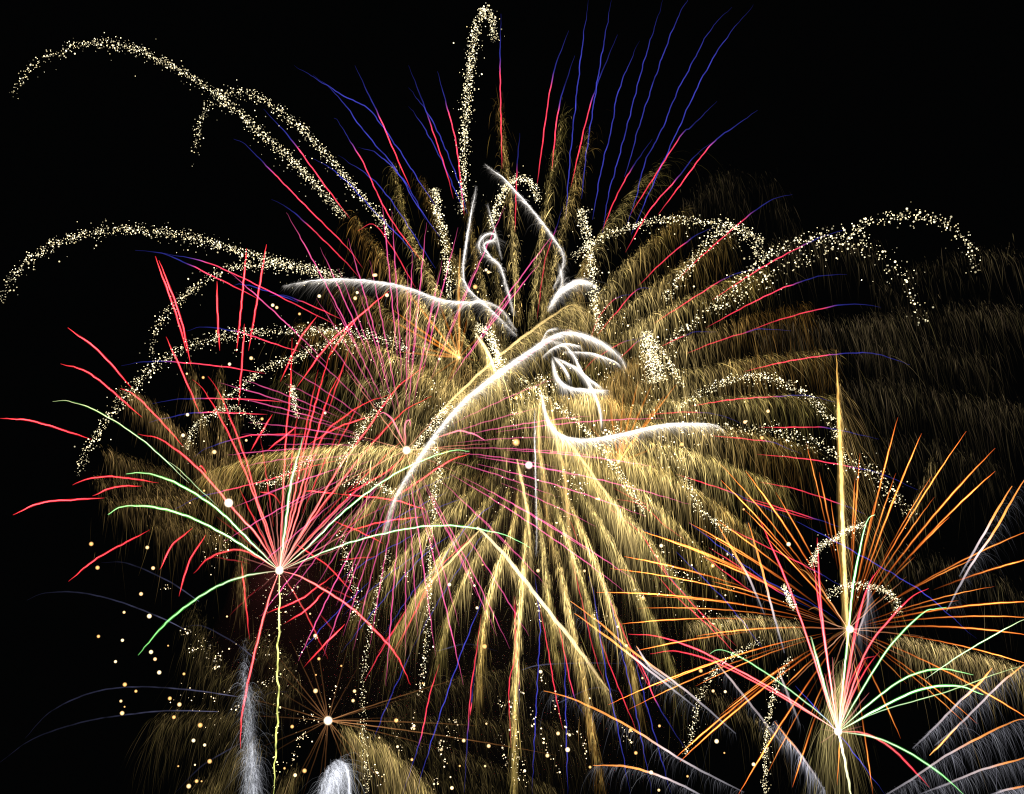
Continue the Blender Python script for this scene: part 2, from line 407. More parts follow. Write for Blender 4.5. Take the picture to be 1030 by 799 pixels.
    for s in blue:
        p = nums(s)[::-1]
        d = ball_depth(c, p[-1], d0, R)
        g = RNG.uniform(.8, 1.2)
        mb = MB(); streak(mb, p, span_depths(c, p, d0, d), 1.3, [(0, sc3(BLUE, .25)), (.15, sc3(BLUE, 1.15 * g)), (.7, sc3(BLUE, 1.25 * g)), (1, sc3(BLUE, .08))], wig=.38, bead=.22)
        mb.build("blue_streak", M_STAR, t)
    flash(t, 532, 468, d0 - 4, 3.4, (6, 4.2, 4.0))
    flash(t, 519, 445, d0 - 4, 3.4, (3.0, 1.5, .5))
    return t
peony()

# ================================================================== rays from a heart, with gravity
def rays(parent, c, d0, R, tips, sag, width, st, name, wig=.25, start=0.0, label=None, wv=.2, sign=None, rim=None):
    for tip in tips:
        c_ = np.array(c, float); tp = np.array(tip[:2], float)
        g = np.array([0, sag * (np.linalg.norm(tp - c_) / 150.) ** 1.4])
        v = tp - c_ - g
        u = np.linspace(start if len(tip) < 3 else tip[2], 1, 9)[:, None]
        p = c_ + v * u + g * u * u
        dt = ball_depth(c, tp, d0, R, sign)
        k = RNG.uniform(1 - wv, 1 + wv)
        if wv > .3: width = 1.25 * (.75 + .5 * RNG.random())
        mb = MB(); streak(mb, p, list(d0 + (dt - d0) * u[:, 0]), width, [(a, sc3(b, k)) for a, b in st], wig=wig)
        if rim: streak(mb, p, list(d0 + (dt - d0) * u[:, 0]), width * 2, [(a, sc3(rim, k * max(b))) for a, b in st], wig=0)
        o = mb.build(name, M_STAR, parent)
        if label: tag(o, label)

def magenta():
    c = (408, 453); d0 = 284
    t = thing("pink_burst", *c, d0, "burst of hair-thin magenta streaks round a white flash, left of the middle", "firework")
    tips = [(288, 214, .35), (322, 249, .4), (350, 240, .3), (384, 201, .3), (394, 212, .25), (429, 224, .3), (461, 229, .3), (508, 208, .4), (560, 232, .5), (545, 262, .45), (318, 300, .3), (231, 274, .45), (219, 385, .4), (241, 381, .4), (243, 437, .4), (262, 412, .3), (270, 448, .3), (240, 470, .45), (286, 368, .3),
            (599, 418, .3), (668, 421, .35), (609, 460, .3), (695, 508, .3), (650, 520, .3), (632, 598, .2), (640, 585, .4), (600, 560, .3), (660, 470, .4), (513, 653, .15), (466, 689, .2), (438, 660, .15), (388, 690, .15), (462, 630, .2), (420, 640, .15), (345, 640, .25), (300, 665, .4), (262, 620, .45), (290, 600, .4), (325, 660, .4), (355, 655, .2), (372, 650, .2),
            (232, 512, .4), (225, 545, .45), (275, 520, .3), (332, 300, .25), (360, 290, .2), (372, 262, .2), (410, 270, .2), (440, 280, .25), (420, 300, .15), (520, 290, .4), (575, 330, .4), (560, 380, .3), (570, 440, .3), (560, 500, .3), (600, 530, .5), (480, 600, .2), (532, 640, .4), (500, 640, .3), (430, 600, .2), (330, 560, .2), (310, 540, .3), (255, 575, .45), (236, 400, .4), (250, 425, .35), (228, 458, .5), (262, 500, .4), (285, 385, .4), (300, 345, .35), (315, 325, .3), (340, 270, .3), (300, 560, .4), (318, 590, .35), (338, 610, .3), (280, 470, .3), (295, 430, .3), (330, 480, .3), (348, 530, .2), (560, 470, .3), (585, 480, .4), (545, 410, .3), (520, 560, .3), (550, 590, .4), (415, 250, .3), (445, 262, .3), (482, 262, .35), (408, 660, .3)]
    rays(t, c, d0, 300, tips, 14, 1.45, [(0, sc3(PINK, .15)), (.3, sc3(PINK, .75)), (.75, sc3(PINK, .8)), (1, sc3(PINK, .15))], "pink_streak")
    inner = [(c[0] + math.cos(a) * r, c[1] + math.sin(a) * r) for a, r in zip(np.linspace(0, 6.1, 10) + RNG.normal(0, .12, 10), RNG.uniform(55, 105, 10))]
    rays(t, c, d0, 120, inner, 4, 1.3, [(0, (.7, .32, .2)), (.4, (.4, .13, .08)), (1, (.25, .04, .07))], "pink_streak")
    for pts in ("408 448 407 432 409 424 412 423 413 429", "407 447 396 425 387 415 382 416", "440 440 460 434 475 436 487 443"):
        mb = MB(); streak(mb, pts, [d0, d0 - 6], 2.2, [(0, (.6, .15, .12)), (.5, (1, .25, .35)), (1, (.9, .15, .3))]); mb.build("pink_streak", M_STAR, t)
    flash(t, 409, 453, d0, 3.8, (6, 5, 3.4))
magenta()

# ================================================================== red and green bursts
def trail(parent, name, pts, c, d0, R, width, st, sign=None, wig=.3, rim=None):
    """A hand-traced streak, tip first."""
    p = nums(pts)[::-1]
    dt = ball_depth(c, p[-1], d0, R, sign)
    dd = span_depths(c, p, d0, dt)
    mb = MB(); streak(mb, p, dd, width * .46, [(a, tuple(1.2 * x + .012 * max(b) ** 2 for x in b)) for a, b in st], wig=wig, taper=(.35, .4))
    streak(mb, p, dd, width * .85, [(a, sc3(rim, .42 * max(b)) if rim else sc3(b, .15)) for a, b in st], wig=0, sides=8, taper=(.3, .4))
    return mb.build(name, M_STAR, parent)

def hot(col, f, a=.6): return [(0, sc3(col, f * a)), (.35, sc3(col, f)), (.8, sc3(col, f * .8)), (1, sc3(col, f * .15))]

def left_burst():
    c = (281, 574); d0 = 250; R = 340
    t = thing("red_green_burst", *c, d0, "bright red and green burst at left, long arching streaks above a wavy pale stem", "firework", "red and green bursts")
    R1 = (1.0, .022, .036)
    far = ["156 258 177 316 188 355", "160 262 181 318 192 368", "167 339 183 374 201 416", "68 330 99 353 133 391", "61 366 92 377 143 420", "121 391 136 398 163 425 185 450", "0 421 34 424 92 442", "73 488 92 481 119 480 160 486", "93 499 116 490 143 489", "13 518 41 506 71 503 105 501", "69 585 99 561 151 533", "161 573 173 549 194 531", "180 600 190 566 207 538", "251 643 247 605 243 566",
           "218 283 219 320 221 353", "248 250 243 305 238 354", "268 246 259 300 250 353", "246 326 243 370 240 408", "391 293 365 315 330 347 299 389", "320 317 302 341 282 384", "274 417 263 435 252 454", "299 429 285 440 269 453", "376 418 340 430 309 448", "360 320 345 338 330 360", "307 494 322 495 340 497", "428 513 395 503 340 497", "386 547 362 535 335 524", "355 597 330 570 297 547", "410 455 395 470 370 486 345 497", "473 456 450 465 420 485 390 505", "341 575 320 590 300 604 260 620", "330 590 310 612 285 628", "261 495 270 496 278 501 283 510", "200 470 203 469 208 477", "347 628 325 650 305 672", "425 520 385 525 345 536"]
    for s in far: trail(t, "red_streak", s, c, d0, R, 3.0, [(0, sc3(R1, .25)), (.3, sc3(R1, 2.2)), (.75, sc3((1, .03, .042), 2.6)), (1, sc3(R1, .4))])
    for tip in [(352, 350), (366, 398), (385, 432), (372, 470), (352, 500), (408, 440), (330, 400), (345, 425), (320, 372), (300, 410), (310, 450), (262, 440), (248, 470), (232, 440), (218, 520), (210, 560), (395, 505), (380, 560), (360, 588), (372, 610), (340, 640), (230, 620), (256, 650)]:
        rays(t, c, d0, R, [(*tip, RNG.uniform(.3, .75))], 14, 1.7, [(0, sc3(R1, .2)), (.4, sc3((1, .06, .08), 1.2)), (1, sc3(R1, .2))], "red_streak")
    near = ["139 437 163 443 200 472 238 516 258 538 281 574", "195 577 211 561 238 553 258 560 281 574", "413 689 398 658 374 631 350 609 306 582 281 574", "242 753 243 723 252 675 268 611 281 574", "330 663 306 614 284 578", "194 382 206 394 224 425 241 460 256 500 266 528 281 574", "209 379 220 394 236 432 249 468 258 501 270 534 281 574", "294 340 292 394 288 435 284 510 281 574", "335 345 316 411 300 480 289 535 281 574",
            "428 368 398 392 368 434 340 472 312 522 281 574", "434 399 406 414 373 448 340 488 313 524 281 574", "392 397 365 407 340 424 327 436 314 466 297 526 281 574", "345 372 330 400 312 460 292 530 281 574", "398 470 360 492 325 526 281 574", "240 490 252 515 268 548 281 574"]
    for i, s in enumerate(near):
        f = 3.6 if i < 4 else 2.2
        trail(t, "red_streak", s, c, d0, R, 4.0 if i < 4 else 3.2, [(0, sc3((1, .32, .26), f * .3)), (.25, sc3((1, .10, .09), f)), (.75, sc3(R1, f * .9)), (1, sc3(R1, .35))])
    G1 = (.50, 1.0, .38)
    green = [("53 404 71 404 102 416 146 445 190 486", 2.4, 1.1, (.85, .85, .45)), ("127 477 146 476 177 486 217 511 252 545 281 574", 4, 2.6, G1), ("109 518 122 510 153 510 190 520 228 539 253 555 281 574", 4, 2.6, G1), ("139 659 170 624 211 594 245 580 281 574", 4, 2.0, (.33, 1, .28)),
             ("305 440 298 465 292 490 287 530 281 574", 5, 3.2, (.85, 1, .7)), ("533 551 510 539 480 532 456 529 423 530 381 538 340 550 281 574", 3.2, 1.7, (.5, 1, .5)), ("472 454 459 453 439 458 406 472 373 493 340 520 310 550 281 574", 3.2, 1.8, (.5, 1, .45)), ("165 462 180 472 196 488 220 510", 2, 1.0, (.85, .85, .5))]
    for s, w, f, col in green:
        o = trail(t, "green_streak", s, c, d0, R, w, [(0, sc3((1, .8, .6), f * .3)), (.25, sc3((.85, 1, .7), f * .8)), (.7, sc3(col, f)), (1, sc3(col, f * .3))], rim=(.10, .55, .07))
        tag(o, "green star streak")
    up = [(281 + math.cos(a) * r, 574 - math.sin(a) * r) for a, r in [(2.3, 40), (2.0, 60), (1.75, 70), (1.62, 90), (1.5, 80), (1.42, 100), (1.33, 80), (1.25, 110), (1.17, 70), (1.05, 95), (.95, 75), (.8, 110), (.65, 70), (.5, 90), (.35, 70), (.2, 40), (2.8, 45), (3.3, 50), (3.9, 30), (-.5, 25)]]
    rays(t, c, d0, 130, up, 2, 1.5, [(0, (.7, .35, .25)), (.4, (.55, .18, .14)), (1, (.3, .06, .07))], "red_streak")
    # gold tails left behind by the outermost red stars
    for pts, n, br in [("190 362 198 395 207 430 216 475", 260, .7), ("221 366 224 420 227 472", 240, .6), ("240 410 236 450 233 475", 150, .4), ("118 390 145 400 190 445 232 502", 420, .75), ("133 391 160 420 196 458", 240, .5), ("104 452 135 463 172 474", 300, .35), ("105 502 150 500 195 500", 330, .55), ("92 480 140 484 190 492", 260, .5), ("150 530 190 527 225 535", 220, .35), ("155 515 190 528 225 540", 200, .4), ("240 495 246 530 243 565 246 600", 240, .6), ("300 490 318 480 340 472", 90, .5)]:
        mb = MB(); feather(mb, pts, [d0 + 12, d0 + 4], n, 13 if n < 300 else 16, sc3((.52, .33, .11), br * .72), side=2.6, carry=.4); mb.build("gold_tail", M_SPARK, t)
    flash(t, 281, 574, d0, 3.6, (8, 7, 5))
    flash(t, 230, 506, d0 - 8, 3.8, (9, 7, 5))
    mb = MB()
    streak(mb, "281 574 281 620 279 670 280 700 277 760 275 805", [d0, d0 - 3], 2.1, [(0, (1.3, 1.2, .5)), (.3, (.75, .75, .20)), (1, (.6, .65, .16))], wig=.6, bead=.5)
    glitter(mb, "281 580 280 700 275 805", [d0, d0 - 3], 60, 3, (1.2, 1.1, .5), 2.2)
    mb.build("stem", M_STAR, t)
left_burst()

def right_fan():
    c = (843, 736); d0 = 238; R = 260
    t = thing("red_green_burst", *c, d0, "low red and green fan at lower right, bright streaks springing up from a white point", "firework", "red and green bursts")
    R1 = (1.0, .035, .06)
    red = [("763 520 794 592 817 657 836 718 843 736", 3.4, 2.6), ("822 541 826 612 836 690 843 736", 3.6, 3.0), ("818 563 824 610 836 690 843 736", 3.2, 2.6), ("886 570 873 590 863 625 853 680 843 736", 3.6, 3.0), ("878 578 863 620 852 680 843 736", 3, 2.0), ("934 592 918 600 897 621 870 658 843 736", 3.6, 3.0), ("880 660 868 664 858 680 850 705 843 736", 3.6, 2.8), ("885 655 870 675 855 705 843 736", 3, 2.6), ("873 660 858 690 843 736", 3, 2.6),
           ("632 638 660 640 690 649 721 663 782 696 830 727 843 736", 3.4, 2.2), ("654 658 673 655 690 657 721 667 770 692 830 727 843 736", 3.4, 2.2), ("935 792 921 777 897 753 870 738 843 736", 4, 3.0)]
    for s, w, f in red:
        trail(t, "red_streak", s, c, d0, R, w, [(0, sc3((1, .5, .4), f * .25)), (.3, sc3((1, .12, .12), f * .8)), (.75, sc3(R1, f * .85)), (1, sc3(R1, .3))], wig=.15)
    green = [("880 518 874 521 869 534 866 548 858 590 852 650 843 736", 3.6, 2.4, (.6, 1, .6)), ("952 611 940 613 928 617 897 648 870 689 843 736", 3.4, 2.0, (.45, 1, .42)), ("979 679 945 673 911 682 877 706 843 736", 3.6, 2.2, (.5, 1, .4)), ("989 699 962 690 925 694 884 713 843 736", 4, 2.8, (.5, 1, .4)), ("1035 668 1005 677 952 696 884 716 843 736", 2.2, .9, (.8, .85, .45)), ("1035 622 1020 628 969 657 931 683", 2.4, 1.2, (.95, .95, .62)),
             ("714 658 720 654 730 655 748 663 782 685 826 719 843 736", 3.0, 1.7, (.5, 1, .45)), ("816 641 830 692 843 736", 4, 2.6, (.8, 1, .6)), ("971 801 948 780 914 757 880 742 843 736", 3.8, 2.2, (.45, 1, .4)), ("815 640 826 680 838 722", 3, 2, (.8, 1, .6))]
    for s, w, f, col in green:
        tag(trail(t, "green_streak", s, c, d0, R, w, [(0, sc3((1, .85, .65), f * .25)), (.25, sc3((.85, 1, .7), f * .7)), (.7, sc3(col, f)), (1, sc3(col, f * .3))], wig=.15, rim=(.08, .55, .08)), "green star streak")
    sp = [(843 + math.cos(a) * r, 736 - math.sin(a) * r) for a, r in [(1.2, 60), (1.35, 80), (1.5, 70), (1.65, 75), (1.8, 60), (.9, 50), (2.3, 18), (3.0, 18), (3.7, 22), (4.2, 20), (.2, 25)]]
    rays(t, c, d0, 90, sp, 1, 1.6, [(0, (1.2, .8, .6)), (.5, (.7, .3, .25)), (1, (.3, .05, .06))], "red_streak")
    flash(t, 843, 736, d0, 3.4, (8, 7, 5.5))
    mb = MB(); streak(mb, "843 737 848 757 857 805", [d0, d0 - 2], 2.8, [(0, (2.5, 2.3, 1.6)), (.4, (1.0, 1.0, .6)), (1, (.9, .9, .45))], bead=.3); mb.build("stem", M_STAR, t)
right_fan()

# ================================================================== orange burst
def orange():
    c = (853, 633); d0 = 266; R = 235
    t = thing("orange_burst", *c, d0, "burst of thin orange streaks round a white spark at right", "firework")
    tips = [(903, 420), (927, 436), (972, 434), (1001, 451), (1001, 474), (937, 479), (901, 476), (865, 456), (860, 480), (811, 446), (824, 475), (724, 466), (750, 474), (780, 495), (748, 512), (725, 483), (722, 524), (1045, 530), (1045, 560), (1050, 605), (964, 604), (1045, 622), (1040, 640), (1045, 730), (983, 728), (973, 730), (906, 743), (878, 799), (1045, 672), (912, 688), (940, 500), (955, 520), (890, 540), (865, 700),
            (614, 572), (644, 534), (624, 628), (612, 709), (632, 714), (642, 612), (680, 762), (684, 766), (731, 712), (743, 799), (773, 776), (797, 792), (680, 545), (693, 526), (700, 640), (660, 690), (790, 690), (815, 720), (724, 720), (705, 535), (920, 560), (885, 600), (800, 570), (842, 790), (760, 690), (835, 500)]
    tips += [(600, 596), (628, 560), (665, 540), (640, 655), (655, 600), (706, 560), (716, 585), (700, 690), (770, 540), (795, 520), (880, 505), (912, 470), (985, 560), (1000, 590)]
    tips = [(x, y, RNG.choice([.04, .1, .2, .35, .45])) for x, y in tips]
    rays(t, c, d0, R + 30, tips, 18, 1.3, [(0, sc3(ORANGE, .03)), (.3, sc3((1, .2, .025), .32)), (.55, sc3((1, .3, .05), 1.2)), (.75, sc3((1, .38, .07), 2.2)), (.92, sc3((1, .22, .03), 1.2)), (1, sc3((.9, .1, .03), .3))], "orange_streak", wig=.16, wv=.5, rim=(.13, .018, .002))
    for s in ("813 614 820 611 830 620 845 632", "831 651 838 640 846 636 853 633", "802 571 812 577 826 593 850 628", "966 727 950 745 935 760", "998 672 985 688 968 704"):
        trail(t, "orange_streak", s, c, d0, R, 3.4, hot((1, .4, .09), 1.3))
    inner = [(c[0] + math.cos(a) * r, c[1] + math.sin(a) * r) for a, r in zip(np.linspace(0, 6.1, 14) + RNG.normal(0, .12, 14), RNG.uniform(30, 100, 14))]
    rays(t, c, d0, 130, inner, 3, 1.3, [(0, (1.0, .55, .35)), (.4, (.45, .17, .07)), (1, (.15, .05, .02))], "orange_streak")
    for pts, n, ln, br in [("690 628 720 622 760 620 800 627", 520, 15, .9), ("895 640 930 645 970 655 1030 672", 620, 17, .8), ("940 455 930 480 918 510", 100, 14, .3), ("690 690 730 702 790 745", 160, 14, .25)]:
        mb = MB(); feather(mb, pts, [d0, d0 + 10], n, ln, sc3((.72, .52, .20), br), side=2.2, carry=.3); mb.build("gold_tail", M_SPARK, t)
    flash(t, 855, 633, d0 - 2, 3.4, (8, 6, 4))
orange()

# ================================================================== small orange fans
def small(c, tips, d0, label):
    t = thing("amber_burst", *c, d0, label, "firework", "small amber bursts")
    rays(t, c, d0, 110, tips, 2, 2.4, [(0, (.9, .36, .09)), (.3, (.5, .14, .012)), (1, (.16, .04, .003))], "amber_streak", wig=.1)
    flash(t, *c, d0, 2.2, (2.5, 1.4, .6))
small((462, 360), [(404, 287), (395, 312), (391, 321), (405, 345), (432, 381), (452, 384), (462, 275), (484, 336), (482, 363), (455, 310), (470, 320), (440, 300), (400, 354), (446, 392), (420, 330)], 296, "small amber star of short rays under the long silver swoop, left of the middle")
small((622, 465), [(612, 398), (627, 396), (642, 384), (655, 388), (680, 387), (661, 450), (591, 425), (648, 440), (600, 440), (668, 398), (635, 425)], 296, "small amber fan of upright rays right of the middle")

# ================================================================== bronze willow low at left
def bronze():
    c = (330, 725); d0 = 262
    t = thing("bronze_burst", *c, d0, "dim bronze burst near the bottom with one white flash and thin brown rays", "firework")
    tips = [(265, 662), (275, 655), (290, 640), (305, 640), (240, 700), (250, 720), (262, 752), (270, 760), (290, 800), (305, 799), (320, 795), (325, 800), (358, 800), (375, 799), (395, 800), (318, 640), (350, 650), (362, 668), (420, 700), (405, 722), (440, 752), (560, 760), (480, 730), (470, 680), (300, 790), (270, 690)]
    rays(t, c, d0, 180, tips, 5, 1.4, [(0, (.4, .18, .07)), (.3, (.12, .05, .016)), (1, (.02, .008, .002))], "bronze_streak", wig=.1)
    for pts, n, ln, br, w in [("340 729 375 743 410 770 435 800", 520, 24, .75, 4), ("345 728 385 752 410 800", 240, 26, .5, 4), ("385 712 430 690 480 678 545 670", 420, 17, .34, 3), ("380 722 450 722 520 724 570 730", 460, 15, .26, 3), ("380 740 440 752 500 770 560 795", 420, 18, .26, 3), ("250 722 220 718 190 716 162 722", 420, 24, .26, 4), ("255 690 225 672 205 640 195 612", 420, 24, .30, 6), ("262 740 240 755 225 775 200 799", 460, 22, .34, 7), ("300 690 285 660 262 640", 300, 20, .35, 5), ("300 770 290 785 280 799", 200, 22, .35, 5), ("290 700 275 690 260 690", 120, 20, .35, 3), ("430 770 470 785 510 799", 160, 20, .25, 4), ("520 740 560 735 590 740", 160, 40, .14, 5)]:
        mb = MB(); feather(mb, pts, [d0, d0 + 8 * RNG.normal()], n, ln, sc3((.60, .43, .15), br * (.9 if pts.startswith('34') else .45)), side=w, carry=.35); mb.build("gold_tail", M_SPARK, t)
    for s in ["0 767 34 743 85 726 136 718 172 715 220 716", "25 743 51 716 92 697 136 691 190 694 240 701", "27 604 44 597 78 596 119 605 163 622 187 634", "102 566 129 567 170 585 200 605", "177 797 204 770 245 746", "184 631 204 630 238 648 258 664", "629 668 590 667 544 669 525 674", "640 702 600 692 560 708", "262 704 272 697 290 696", "500 655 470 648 440 655"]:
        p = nums(s)[::-1]
        mb = MB(); streak(mb, p, [d0, d0 + 20], 1.7, [(0, (.05, .05, .09)), (.4, (.017, .018, .036)), (1, (.003, .003, .008))], wig=.1, bead=.4)
        tag(mb.build("faint_streak", M_STAR, t), "faint grey blue arching streak")
    flash(t, 330, 725, d0, 3.8, (8, 6.5, 4.5))
bronze()

# ================================================================== silver comet burst, bottom right
def silver():
    c = (852, 836); d0 = 228; R = 330
    t = thing("silver_burst", *c, d0, "burst of silver feathered tails with orange tips fanning out along the bottom right edge", "firework")
    SIL = (.52, .52, .60)
    for s, n, ln, br, f in [("1035 723 1022 725 999 735 952 760 914 786 880 806", 560, 22, .62, .38), ("1040 760 1018 766 986 775 952 789 925 799", 480, 20, .5, .3), ("1035 790 1015 794 995 800", 260, 20, .7, .4), ("998 672 982 690 965 706 940 732 918 753", 480, 14, .7, .25), ("1035 665 1018 678 1003 691 965 729 940 750", 420, 15, .5, .2), ("1032 480 1018 503 1000 535 976 570 952 615", 300, 18, .26, .45), ("1018 489 1005 510 991 535 965 580", 200, 14, .25, .4),
                            ("597 770 629 771 659 779 690 792 715 806", 360, 12, .45, .45), ("547 695 578 704 629 729 690 767 748 797", 420, 13, .45, .5), ("574 605 605 628 636 655 690 695 740 738", 280, 12, .5, .5), ("578 617 620 648 660 680 700 712", 240, 11, .5, .45), ("717 662 745 696 772 730 790 752", 200, 9, .5, .1), ("721 526 736 552 753 581 769 618", 120, 10, .5, .5), ("753 526 766 571 777 614 789 657", 120, 10, .5, .5), ("779 726 790 740 806 760 830 796", 420, 14, 1.6, .35), ("782 672 795 705 805 730", 90, 10, .6, .1), ("862 640 872 610 874 585", 300, 16, .3, 0), ("640 650 655 672 680 690", 160, 14, .5, 0)]:
        p = nums(s)[::-1]
        dt = ball_depth(c, p[-1], d0, R + 80)
        dd = span_depths(c, p, d0, dt)
        mb = MB()
        feather(mb, p, dd, n, ln, sc3(SIL, .80 * br), along=[.5, .9, 1, 1, .5], side=1.2, width=.9, carry=.45, lean=.06 if p[-1][0] > 800 else -.02, tint=.08, frag=0)
        fo = 1 - f
        streak(mb, p, dd, 2.3, [(0, (.05, .05, .06)), (.2, sc3((.6, .55, .6), .4)), (max(.25, fo - .1), sc3((.9, .7, .68), .8)), (min(.98, fo + .05), (1.2, .42, .09)), (1, (.6, .18, .03))], wig=.15)
        mb.build("silver_tail", M_SPARK, t)
silver()

# ================================================================== rising gold comet
def comet():
    t = thing("rising_comet", 846, 500, 270, "tall upright gold comet at right, a bright needle with sparks drifting off its right side", "firework")
    mb = MB()
    streak(mb, "853 650 851 600 848 540 846 470 843 400 841 352", [270, 270], 4.0, [(0, (.5, .34, .12)), (.35, (1.1, .75, .28)), (.7, (.9, .52, .13)), (1, (.3, .15, .03))], taper=(.8, .12), wig=.25, bead=.3)
    streak(mb, "851 640 847 540 845 440 842 370", [270, 270], 8, [(0, (.10, .06, .012)), (.5, (.18, .10, .022)), (1, (.03, .015, .003))], taper=(.8, .2), wig=.2)
    feather(mb, "852 640 848 540 845 450 842 375", [270, 270], 420, 12, (.9, .6, .2), side=1.3, carry=-.3, lean=.05)
    mb.build("comet_head", M_STAR, t)
    mb = MB(); feather(mb, "846 520 845 470 844 420 842 385", [270, 272], 160, 50, (.34, .22, .07), side=1.2, carry=-.2, lean=.32); mb.build("spark_veil", M_SPARK, t)
    mb = MB(); feather(mb, "848 660 845 690 836 730", [262, 258], 300, 45, (.30, .24, .09), side=3.2, carry=.1, lean=-.16, width=1.1); feather(mb, "850 690 846 720", [262, 258], 120, 60, (.22, .17, .06), side=4, carry=.1, lean=.02); mb.build("spark_veil", M_SPARK, t)
comet()

# ================================================================== glitter comets
CR = (.86, .74, .44)
GL = [  # path from head to root, sparks, spread, label, size, density power
    ("12 102 20 82 37 64 61 51 95 43 129 47 156 58 184 73 211 90 238 112 265 136 299 166 326 195 347 218", 900, 7.5, "longest white glitter comet, arching from the top left corner", 1.9, .72),
    ("196 157 203 116 221 97 245 93 272 105 299 126 326 153 350 181 384 222 392 238", 620, 6.5, "white glitter comet beginning where it crosses the longest one, inside its curve", 1.9, .75),
    ("1 303 10 282 22 268 44 251 75 238 116 231 153 233 190 238 231 250 258 258 306 268 345 280", 900, 7.5, "white glitter comet arching in from the left edge at a third of the height", 1.9, .8),
    ("150 360 160 326 183 299 217 275 245 268 280 268 310 273 340 284", 420, 7, "short glitter arch just under the comet from the left edge", 1.9, .8),
    ("76 479 85 459 105 425 136 387 156 367 190 348 238 336 289 333 340 333 390 342 418 358", 900, 8.5, "broad glitter arch falling far down behind the red streaks at left", 1.9, .8),
    ("225 402 253 381 269 369 294 361 315 351 340 343 365 348", 360, 7, "small glitter arch inside the broad arch behind the red streaks", 1.8, 1),
    ("187 452 192 438 197 428 218 414 238 411 258 425 268 438", 300, 5.5, "smallest glitter hook at left, beside the red streaks", 1.5, 1),
    ("497 42 495 22 487 8 478 34 471 85 467 136 466 180 464 215", 800, 7.5, "upright glitter comet reaching the top edge", 1.9, 1),
    ("437 190 440 211 446 238 450 270 453 302", 400, 6.5, "short steep glitter comet with a dense white head, left of the silver loops", 2.0, 1.5),
    ("541 202 535 185 523 180 510 187 500 207 493 230", 420, 5.5, "glitter hook bending over beside the silver loops", 1.8, 1),
    ("584 210 590 235 595 268 598 300 603 335", 460, 7.5, "steep glitter comet with large sparks right of the silver loops", 2.3, 1.1),
    ("768 243 748 231 714 224 690 221 660 222 632 229 605 239 575 258", 420, 6, "flat glitter arch right of the silver loops", 2.0, 1),
    ("770 262 752 238 732 228 715 240 690 272 668 300", 300, 9, "loose glitter arch dropping behind the flat arch at right", 2.2, 1),
    ("982 275 976 250 969 238 945 223 918 217 901 218 870 225 857 234 823 238 792 248 765 262 733 295 705 318 672 345", 430, 10, "wide loose glitter comet with scattered sparks at far right", 2.7, .9),
    ("932 325 918 300 902 268 880 250 850 244 810 258 765 284 720 312", 210, 16, "thin scatter of sparks falling inside the wide loose glitter comet at far right", 2.7, .9),
    ("842 440 830 415 809 396 782 382 751 379 724 386 700 398 680 411", 420, 7, "neat glitter arch right of the silver swoosh", 2.0, 1),
    ("918 522 901 500 880 476 850 462 816 445 782 434 748 432 705 432", 360, 12, "sparse glitter arch crossing behind the gold needle", 2.2, 1),
    ("816 570 820 557 829 547 839 543 852 533 872 527", 420, 4.5, "white glitter hook above the orange burst's heart", 1.6, 1),
    ("833 602 843 592 863 588 884 592 901 602 904 618", 340, 6, "glitter hook directly over the orange burst's heart", 1.7, .9),
    ("788 588 792 598 798 612", 220, 4, "tight white clump of glitter left of the orange burst's heart", 1.6, 1),
    ("795 662 782 685 775 716 770 750 770 799", 330, 4.5, "upright trickle of glitter left of the red and green fan", 1.8, 1),
    ("768 645 758 648 721 672 703 706 694 746 688 760", 260, 5, "bending trickle of glitter at lower right, further left", 1.7, 1),
    ("649 334 654 350 658 366 662 384", 620, 15, "dense bell of cream sparks right of the middle", 2.2, 1),
    ("664 350 676 368 688 390", 90, 4, "thin right edge trailing from the bell of sparks", 2.0, 1),
    ("519 378 551 401 585 428 605 452 629 486 649 516", 420, 5.5, "slanting chain of glitter through the amber fan", 2.2, 1),
    ("478 330 490 334 500 357 505 378", 420, 8, "dense cream tuft of glitter above the thick silver plume", 2.2, 1),
    ("455 408 440 420 425 440 415 452", 240, 4, "short glitter streak beside the pink burst's flash", 1.8, 1),
    ("448 408 436 440 443 475 436 500 438 530", 300, 6, "upright glitter chain right of the pink burst's flash", 1.8, 1),
    ("391 553 377 607 367 665 365 720 370 799", 300, 5, "long hanging trickle of tiny sparks below the pink burst", 1.7, 1),
    ("342 535 350 570 358 600 356 625", 120, 5, "short hanging trickle under the green arch at left", 1.8, 1),
    ("433 530 432 570 430 630 424 690", 220, 5, "hanging trickle under the green arch, nearer the middle", 1.8, 1),
    ("392 396 372 420 355 445 340 470", 240, 6, "slanting dim glitter left of the pink burst's flash", 1.7, 1),
    ("345 488 365 482 385 490 400 500", 150, 6, "loose curl of glitter under the pink burst's flash", 1.9, 1),
    ("258 488 280 482 300 470 318 460", 160, 6, "dim glitter wisp above the left burst's heart", 1.7, 1),
    ("294 388 296 400 298 420", 120, 3.5, "bright white knot of glitter among the red streaks", 2.0, 1.4),
    ("690 480 700 505 712 520 735 535", 160, 6, "loose sparks beside the right end of the silver swoosh", 2.0, 1),
]
def glitter_comet(pts, n, sp, lab, size, pw, d):
    mb = MB()
    glitter(mb, pts, [d - 5, d + 5], int(n * 1.7), sp * .85, CR, size, thick=[.55, .9, 1.15, 1.2] if "bell" in lab and sp > 10 else [.9, 1, 1, .9, .8], power=pw)
    o = mb.build("glitter_comet", M_BALL)
    tag(o, lab, "glitter comet", "white glitter comets")
for k, (pts, n, sp, lab, size, pw) in enumerate(GL):
    glitter_comet(pts, n, sp, lab, size, pw, 276 + (k * 37 % 30))

